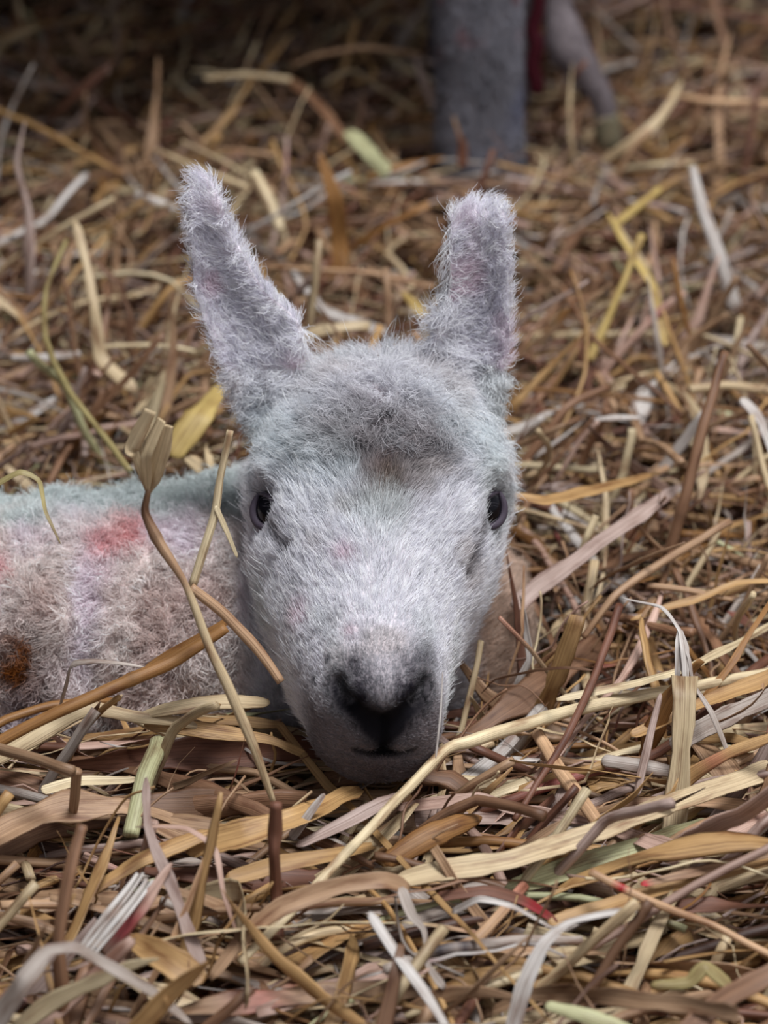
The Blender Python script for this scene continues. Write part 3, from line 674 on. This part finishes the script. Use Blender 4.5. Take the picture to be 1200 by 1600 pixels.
hero('yellow stalk lying behind the leaning yellow one', [(962, 350, .020), (985, 332, .022), (1030, 296, .022)], [14, 14, 12], 'yellow', 'stalk')
hero('arched yellow stalk crossing the leaning yellow one', [(950, 330, .028), (985, 395, .032), (1020, 450, .026), (1040, 540, .010)], [8, 12, 13, 16], 'yellow')
hero('thin dark brown stem crossing the litter right of the right ear', [(878, 448, .034), (925, 525, .030), (1000, 590, .026), (1068, 650, .018)], [8, 8, 7, 6], 'brown', 'stalk')
hero('pale split stalk above the long kinked one', [(868, 1092, .018), (1000, 1066, .022), (1090, 1036, .022), (1230, 962, .018)], [14, 18, 18, 20], 'cream')
hero('golden stalk at the right edge between split and kinked stalks', [(985, 1148, .010), (1080, 1105, .016), (1230, 1045, .016)], [20, 26, 26], 'golden')
hero('silvery tan leaf behind the kinked stalk at the right edge', [(1050, 1168, .012), (1110, 1132, .016), (1230, 1075, .014)], [28, 32, 28], 'grey')
hero('golden curved stalk at the right edge level with the muzzle', [(985, 968, .014), (1080, 938, .018), (1150, 912, .022), (1230, 905, .020)], [10, 13, 11, 9], 'golden')
hero('thin brown stalk ending near the curved golden one', [(1010, 914, .020), (1080, 922, .020), (1145, 938, .016)], [10, 10, 8], 'tan', 'stalk')
hero('pale flat scrap below the kinked stalk on the right', [(940, 1188, .010), (1000, 1196, .010), (1062, 1208, .008)], [20, 30, 24], 'grey')
hero('dark brown stem slanting down right of the muzzle', [(968, 945, .036), (935, 1045, .026), (885, 1148, .018), (805, 1280, .008)], [13, 13, 12, 10], 'rust', 'stalk')
hero('mauve upright stem below the frayed tuft', [(1030, 1085, .034), (1012, 1165, .022), (995, 1245, .008)], [9, 15, 15], 'mauve')
hero('hair thin pale fibre beside the right of the mouth', [(692, 1050, Y(-.028)), (688, 1120, Y(-.038)), (681, 1185, Y(-.046))], [2, 3, 3], 'white')
hero('amber upright blade standing between the ears', [(532, 424, .004), (530, 375, .020), (524, 310, .044), (498, 238, .066)], [22, 24, 24, 10], 'amber')
hero('pale green flat blade in the background between the ears', [(542, 204, .026), (570, 232, .024), (608, 272, .016)], [22, 26, 26], 'green')
hero('thin arched stalk in the dark background left of the ewe leg', [(455, 104, .026), (500, 85, .036), (570, 74, .040), (655, 86, .034)], [7, 9, 9, 7], 'tan', 'stalk')
hero('pale level stalk in the dark background above the left ear', [(318, 122, .030), (380, 117, .032), (455, 125, .030)], [10, 12, 12], 'pale', 'stalk')
hero('brown stalk bending down from the pale level stalk', [(450, 122, .030), (500, 165, .026), (545, 225, .018)], [14, 17, 14], 'brown')
hero('thin pale stalk just behind the left ear tip', [(242, 236, .034), (310, 262, .034), (384, 292, .030)], [8, 9, 10], 'pale', 'stalk')
hero('thin golden stalk slanting at the upper left edge', [(-30, 160, .034), (60, 200, .034), (190, 272, .026)], [9, 9, 8], 'golden', 'stalk')
hero('grey mauve upright leaf near the upper left edge', [(40, 190, .086), (26, 255, .066), (44, 325, .048), (46, 400, .028), (44, 470, .006)], [5, 10, 12, 26, 28], 'mauve')
hero('pale olive stalk bent at its tip left of the left ear', [(116, 345, .068), (136, 410, .054), (148, 480, .038), (158, 560, .016), (215, 612, .006)], [14, 14, 15, 22, 20], 'pale')
hero('long thin olive stalk curving down to the lamb back at the left', [(105, 375, .070), (72, 450, .060), (70, 530, .050), (110, 615, .046), (205, 735, .040)], [8, 8, 10, 11, 11], 'olive', 'stalk')
hero('thin pale level stalk left of the left ear', [(158, 543, .020), (230, 538, .022), (305, 550, .018)], [8, 9, 7], 'cream', 'stalk')
hero('short white stub near the left edge level with the ear base', [(18, 560, .014), (70, 558, .016), (125, 552, .014)], [10, 15, 10], 'white', 'stalk')
hero('short white stub beside the left ear tip', [(213, 304, .022), (242, 314, .022), (274, 326, .020)], [12, 14, 14], 'white', 'stalk')
hero('pale slanting stub in the background between the ears at the left', [(396, 268, .034), (415, 305, .026), (440, 360, .012)], [16, 19, 16], 'cream', 'stalk')
hero('crumpled yellow leaf beside the base of the left ear', [(350, 600, .030), (310, 650, .030), (268, 712, .018)], [26, 46, 36], 'yellow')
hero('pale slanting blade between the yellow leaf and the lamb back', [(252, 668, .020), (290, 710, .016), (335, 752, .010)], [18, 24, 24], 'pale')
hero('small yellow leaf scrap beside the base of the right ear', [(628, 455, .022), (650, 478, .022), (668, 498, .018)], [10, 20, 18], 'yellow')
hero('thin level stalk in the background between the ears', [(418, 418, .018), (500, 422, .024), (590, 428, .024), (680, 448, .016)], [6, 7, 8, 7], 'peach', 'stalk')
hero('white split blade right behind the crown of the lamb', [(455, 420, .018), (500, 480, .018), (545, 500, .020), (610, 520, .014)], [10, 14, 20, 12], 'white')
hero('rust tipped upright leaf in front of the ewe leg', [(722, 262, .006), (722, 225, .020), (708, 182, .038)], [18, 16, 12], 'rust', spots=[(.95, (196, 160, 120), .2)])
hero('thin pale stalk at the upper right edge', [(1048, 148, .024), (1110, 158, .026), (1230, 162, .020)], [8, 12, 10], 'peach', 'stalk')
hero('pale level stalk at the right edge beside the upright brown stalk', [(1078, 608, .028), (1130, 602, .028), (1230, 614, .022)], [14, 15, 16], 'pale', 'stalk')
hero('white leaf drooping at the right edge', [(1158, 622, .040), (1188, 655, .036), (1212, 720, .024)], [14, 14, 10], 'white')
hero('olive bent straw crossing the top of the lamb back at the left edge', [(-30, 772, Y(.070)), (30, 738, Y(.070)), (60, 752, Y(.068)), (70, 800, Y(.050)), (95, 850, Y(.040))], [12, 12, 8, 6, 4], 'olive')

def resolve(pts):
    out = []
    for px, py, h in pts:
        out.append(at_y(px, py, h[1]) if isinstance(h, tuple) else at_z(px, py, h))
    return np.array(out)
hero_paths = []
for label, pts, w, c, form, kw in HERO:
  packs_ = []
  for pts, w in [(pts, w)] + kw.get('extra', []):
      P3 = resolve(pts); W = np.array(w, float) * np.array([project(p)[2] for p in P3]) / F
      C = np.array([lin(PAL[kw.get('tints', {}).get(i, c)]) for i in range(len(pts))])
      # density of sections follows length; corners stay crisp
      n = max(24, int(np.linalg.norm(np.diff(P3, axis=0), axis=1).sum() / .0028)) if 'extra' not in kw else 30
      R_ = np.concatenate([P3, W[:, None], C], 1); t = np.linspace(0, 1, n)
      K = spline(R_, n)                               # straw bends in kinks, not in smooth curves
      Kl = np.stack([np.interp(t * (len(R_) - 1), np.arange(len(R_)), R_[:, q]) for q in range(R_.shape[1])], 1)
      K[:, :3] = .45 * K[:, :3] + .55 * Kl[:, :3]
      P = K[:, :3] + .0006 * vnoise3(K[:, :3], 60, 5) * np.minimum(1, W.mean() / .002)
      tint = K[:, 4:7] * rng.uniform(.82, .96)
      for tt, cc, ww in kw.get('spots', []):
          g_ = (gauss(t - tt, ww) * 1.2).clip(0, 1)[:, None]; tint = tint * (1 - g_) + lin(cc) * g_
      Wd = np.maximum(K[:, 3], .0003) * ((1 + .16 * vnoise(K[:, :3], 120, 6) + .08 * vnoise(K[:, :3], 400, 7)) if form == 'blade' else (1 + .05 * vnoise(K[:, :3], 300, 6)))
      if form == 'blade': Wd = Wd * (.35 + .65 * np.clip(t / .05, 0, 1)) * (.35 + .65 * np.clip((1 - t) / .06, 0, 1)) if 'extra' not in kw else Wd
      if form == 'stalk' and n > 30:   # joints
          for tj in rng.uniform(.15, .85, 1 + int(n > 60)):
              g_ = gauss(t - tj, .008 * 40 / n * 2); Wd = Wd * (1 + .18 * g_); tint = tint * (1 - .3 * g_[:, None])
      tw = rng.uniform(-.25, .25) + rng.uniform(-.5, .5) * t + .35 * vnoise(P, 50, 4) if form == 'blade' else np.zeros(n)
      nrm = unit(np.array([[0, -.42, .9]]))
      th = .75 if form == 'stalk' else .06
      curl = 0.0 if form == 'stalk' else rng.choice([-1, 1]) * rng.uniform(.1, .35)
      packs_.append((P, Wd, tw, curl, th, tint))
  stk = lambda i: np.array([q[i] for q in packs_])
  o = straw_obj('loose_straw' if form == 'stalk' else 'flat_straw', stk(0), stk(1), np.repeat(nrm, len(packs_), 0), stk(2), stk(3), stk(4), stk(5), rng.random(1).repeat(len(packs_)) * 10 + np.arange(len(packs_)) * .3, 12)
  tag(o, label, 'straw'); hero_paths.append(P)
# --- the litter
def litter(K, n, region, near):
    x0, x1, y0, y1 = region
    C = np.stack([rng.uniform(x0, x1, K), rng.uniform(y0, y1, K)], -1)
    lay = rng.random(K) ** .8
    fg = sstep(-C[:, 1], -.10, .02)                   # 1 in the foreground
    ang = rng.normal(0, 1, K) * (.95 - .65 * fg) + .17 * fg
    ang = np.where(rng.random(K) < .30 - .16 * fg, rng.uniform(0, np.pi, K), ang)
    Lg = rng.gamma(3.2, .018, K) + .018; Lg *= 1 + .5 * fg; Lg = np.clip(Lg, .015, .22)
    Wd = np.exp(rng.normal(np.log(.0029), .55, K)) * (1 + 1.5 * fg); Wd = np.clip(Wd, .0006, .0125)
    tilt = rng.normal(0, .13, K); up = rng.random(K) < (.13 - .08 * fg); tilt = np.where(up, rng.uniform(.4, 1.25, K), tilt)
    Lg = np.where(up, np.minimum(Lg, .085), Lg); Wd = np.minimum(Wd, Lg / 9)
    s = np.linspace(-.5, .5, n)[None]
    bend = rng.normal(0, .26, K)[:, None] * s ** 2 * 1.2 + np.where(rng.random(K) < .3, rng.normal(0, .55, K), 0)[:, None] * np.maximum(s - rng.uniform(-.3, .3, K)[:, None], 0) * 1.3
    dx = np.cos(ang); dy = np.sin(ang)
    loc_l = s * Lg[:, None]; loc_s = bend * Lg[:, None]
    X = C[:, :1] + loc_l * dx[:, None] * np.cos(tilt)[:, None] - loc_s * dy[:, None]
    Y_ = C[:, 1:] + loc_l * dy[:, None] * np.cos(tilt)[:, None] + loc_s * dx[:, None]
    arch = rng.normal(0, .06, K)[:, None] * Lg[:, None] * (1 - 4 * s ** 2)
    bk_ = sstep(C[:, 1], .62, .85); Zb = surf(C[:, 0], C[:, 1]) - .036 + .032 * lay - .030 * bk_ * (1 - lay) + np.where(up, Lg * .30, 0)
    kink = np.where(rng.random(K) < .2, rng.normal(0, .5, K), 0)[:, None] * np.maximum(s - .1, 0) * Lg[:, None]
    Zz = Zb[:, None] + loc_l * np.sin(tilt)[:, None] + arch + kink
    k2 = (rng.random(K) < .35)[:, None] * rng.normal(0, .6, K)[:, None] * np.maximum(s - rng.uniform(-.35, .3, K)[:, None], 0) * Lg[:, None]
    X = X - k2 * dy[:, None]; Y_ = Y_ + k2 * dx[:, None]
    P = np.stack([X, Y_, Zz], -1)
    P = P + (.0013 * vnoise3(P + rng.normal(size=(K, 1, 3)), 28, 7) + .0007 * vnoise3(P + rng.normal(size=(K, 1, 3)), 90, 9))
    names = ['pale', 'golden', 'tan', 'brown', 'rust', 'pink', 'mauve', 'white', 'grey', 'amber', 'cream', 'green', 'dark']
    pw_f = np.array([.18, .18, .23, .11, .04, .08, .06, .02, .05, .03, .03, .01, .01])
    pw_b = np.array([.12, .11, .24, .20, .08, .06, .05, .04, .04, .04, .03, .01, .01])
    u = rng.random(K); ci = np.where(rng.random(K) < fg, np.searchsorted(np.cumsum(pw_f / pw_f.sum()), u), np.searchsorted(np.cumsum(pw_b / pw_b.sum()), u)).clip(0, 12)
    pal = np.array([lin(PAL[q]) for q in names])
    tint = pal[ci] * rng.uniform(.62, 1.02, K)[:, None]
    tint = np.repeat(tint[:, None], n, 1)
    # red stains on some, darker ends on others
    st = (rng.random(K) < .05 * (1 + fg))[:, None] * gauss(s - rng.uniform(-.5, .5, K)[:, None], .07)
    tint = tint * (1 - .5 * st[..., None]) + lin((172, 84, 84)) * .5 * st[..., None]
    form = rng.random(K) < .62                        # blade
    th = np.where(form, .07, .7); curl = np.where(form, rng.uniform(-.4, .4, K), 0)
    Wd = np.where(form, Wd, np.minimum(Wd, .0042))
    u_ = s + .5
    ends = np.ones((K, n))
    for e_ in (u_, 1 - u_):                           # torn, pointed or plainly cut ends
        wd_ = rng.uniform(.08, .75, K)[:, None]; lo_ = rng.choice([.12, .35, .75], K, p=[.45, .3, .25])[:, None]
        ends *= lo_ + (1 - lo_) * np.clip(e_ / wd_, 0, 1) ** .8
    taper = np.where(form[:, None], ends * (1 + .30 * vnoise(P, 70, 41) + .22 * vnoise(P, 190, 43)), 1 + .06 * vnoise(P, 150, 42))
    W = Wd[:, None] * taper
    tw = (rng.uniform(-.6, .6, K)[:, None] + rng.normal(0, 1.3, K)[:, None] * s + .7 * vnoise(P, 45, 48)) * form[:, None]
    nrm = unit(np.array([[0, 0, 1.0]]) + .25 * rng.normal(size=(K, 3)))
    nrm = np.where(up[:, None], unit(np.array([[0, -1.0, .3]]) + .3 * rng.normal(size=(K, 3))), nrm)
    return dict(P=P, W=W, nrm=nrm, tw=tw, curl=curl, th=th, tint=tint, ci=ci, form=form, lay=lay, L=Lg, C=C, fg=fg, up=up, names=names)
def take(d, m):
    return {k: (v[m] if isinstance(v, np.ndarray) else v) for k, v in d.items()}
lb = bvh
def clear(d):
    """drop litter that would run through an animal or hide the lamb's muzzle"""
    K = len(d['P']); ok = np.ones(K, bool); P = d['P']
    near = (P[:, :, 0].min(1) < .085) & (P[:, :, 1].min(1) < .22) & (P[:, :, 1].max(1) > -.06)
    for i in np.nonzero(near)[0]:
        for p in P[i][::2]:
            loc, nor, j, dist = lb.find_nearest(Vector(p), .09)
            if loc is None: continue
            dv = Vector(p) - loc
            if dist < .0022 or dv.dot(nor) < 0: ok[i] = False; break
    px, py, f = project(P)
    # nothing tall in front of the face
    tall = ((P[..., 2] > .008) & (px > 450) & (px < 730) & (P[..., 1] < .0) & (P[..., 1] > -.16) & (py < 1225)).any(1)
    tall |= ((P[..., 2] > .030) & (px > 380) & (px < 800) & (P[..., 1] < .05) & (P[..., 1] > -.2)).any(1)
    tall |= ((P[..., 2] > .020) & (px < 460) & (py < 1085) & (P[..., 1] < .06)).any(1)
    tall |= P[..., 2].max(1) > .13
    leg = (np.hypot(P[..., 0] - ex, P[..., 1] - ey) < .026).any(1) | (np.hypot(P[..., 0] - .052, P[..., 1] - ey - .185) < .024).any(1)
    for bx, by in ((hf[0], .66), (.082, .705), (.105, .915), (.148, .915)): leg |= (np.hypot(P[..., 0] - bx, P[..., 1] - by) < .010).any(1)
    return ok & ~tall & ~leg
A = litter(9000, 22, (-.34, .34, -.34, .36), True); A = take(A, clear(A))
B = litter(6300, 10, (-.50, .50, .30, 1.10), False); B = take(B, clear(B))
Cc = litter(7500, 10, (-1.0, 1.0, -.45, 1.15), False)
Cc = take(Cc, clear(Cc) & ((np.abs(Cc['C'][:, 0]) > .34) | (Cc['C'][:, 1] < -.3)))
# the largest in view become stalks of their own
def score(d):
    px, py, f = project(d['P']); ins = ((px > 5) & (px < 1195) & (py > 5) & (py < 1595)).mean(1)
    behind = ((px > 380) & (px < 800) & (py > 520) & (py < 1190)).mean(1) + ((px < 390) & (py > 760) & (py < 1060)).mean(1)
    return d['L'] * d['W'].mean(1) / f.mean(1) ** 2 * (ins > .55) * (behind < .3) * (d['lay'] > .70) * sstep(d['P'][..., 2].max(1), -.006, .012)
N_IND = 300 - len(HERO)
sA, sB = score(A), score(B)
cut = np.sort(np.concatenate([sA, sB]))[-N_IND]
WORD = {'pale': 'pale', 'golden': 'golden', 'tan': 'tan', 'brown': 'brown', 'rust': 'rust brown', 'pink': 'pinkish', 'mauve': 'mauve tinged', 'white': 'whitish', 'grey': 'greyish', 'amber': 'amber', 'cream': 'cream', 'green': 'greenish', 'dark': 'dark brown'}
def zone(px, py):
    if py > 1180: return ('in the foreground left of the chin', 'in the foreground below the chin', 'in the foreground right of the chin')[int(px > 420) + int(px > 780)]
    if py > 560: return 'beside the lamb at the left' if px < 500 else 'beside the lamb at the right'
    return 'in the background left of the ears' if px < 300 else ('in the background between the ears' if px < 700 else 'in the background right of the ears')
for d, s_ in ((A, sA), (B, sB)):
    for i in np.nonzero(s_ >= cut)[0]:
        one = take(d, np.array([i]))
        px, py, f = project(one['P'][0].mean(0)); nm = 'blade' if one['form'][0] else 'stalk'
        o = straw_obj('flat_straw' if nm == 'blade' else 'loose_straw', one['P'], one['W'], one['nrm'], one['tw'], one['curl'], one['th'], one['tint'], rng.random(1) * 10, 10)
        word = WORD[one['names'][int(one['ci'][0])]]; z = zone(px, py)
        tag(o, f'{word} {"flat straw blade" if nm == "blade" else "round straw stalk"} lying loose {z}', 'straw', f'{word} straw {nm}s {z}')
def rest(d, m):
    d = take(d, m); return build(d['P'], d['W'], d['nrm'], d['tw'], d['curl'], d['th'], d['tint'], rng.random(len(d['P'])) * 10, 8)
# chaff: fine short threads and flakes between the stalks
D = litter(6500, 14, (-.34, .34, -.32, .45), True)
D['L'] *= 1; c0 = D['P'].mean(1, keepdims=True); D['P'] = c0 + (D['P'] - c0) * .55 + .006 * vnoise3((D['P'] - c0) * .5 + rng.normal(size=c0.shape), 60, 3); D['W'] = np.minimum(D['W'] * .25, .0012); D['P'][..., 2] += .004; D = take(D, clear(D))
E_ = litter(420, 12, (ex - .075, ex + .085, ey - .085, ey - .026), False); E_['P'][..., 2] += .012 * sstep(E_['C'][:, 1], ey - .085, ey - .05)[:, None]; E_ = take(E_, clear(E_) & (E_['L'] < .09) & ~E_['up'] & (E_['P'][..., 2].max(1) < .026))
packs = [rest(E_, np.ones(len(E_['P']), bool)), rest(A, sA < cut), rest(B, sB < cut), rest(Cc, np.ones(len(Cc['P']), bool)), rest(D, np.ones(len(D['P']), bool))]
Vs, Qs, Ss, Ts = [], [], [], []; off = 0
for v, q, s_, t_ in packs:
    Vs.append(v); Qs.append(q + off); Ss.append(s_); Ts.append(t_); off += len(v)
o = mesh_np('straw_litter', np.concatenate(Vs), np.concatenate(Qs), M_STRAW, attrs={'suv': ('FLOAT_VECTOR', np.concatenate(Ss)), 'tint': ('FLOAT_COLOR', rgba(np.concatenate(Ts)))})
tag(o, 'deep loose bedding of tangled straw covering the pen floor', 'straw bedding', kind='stuff')
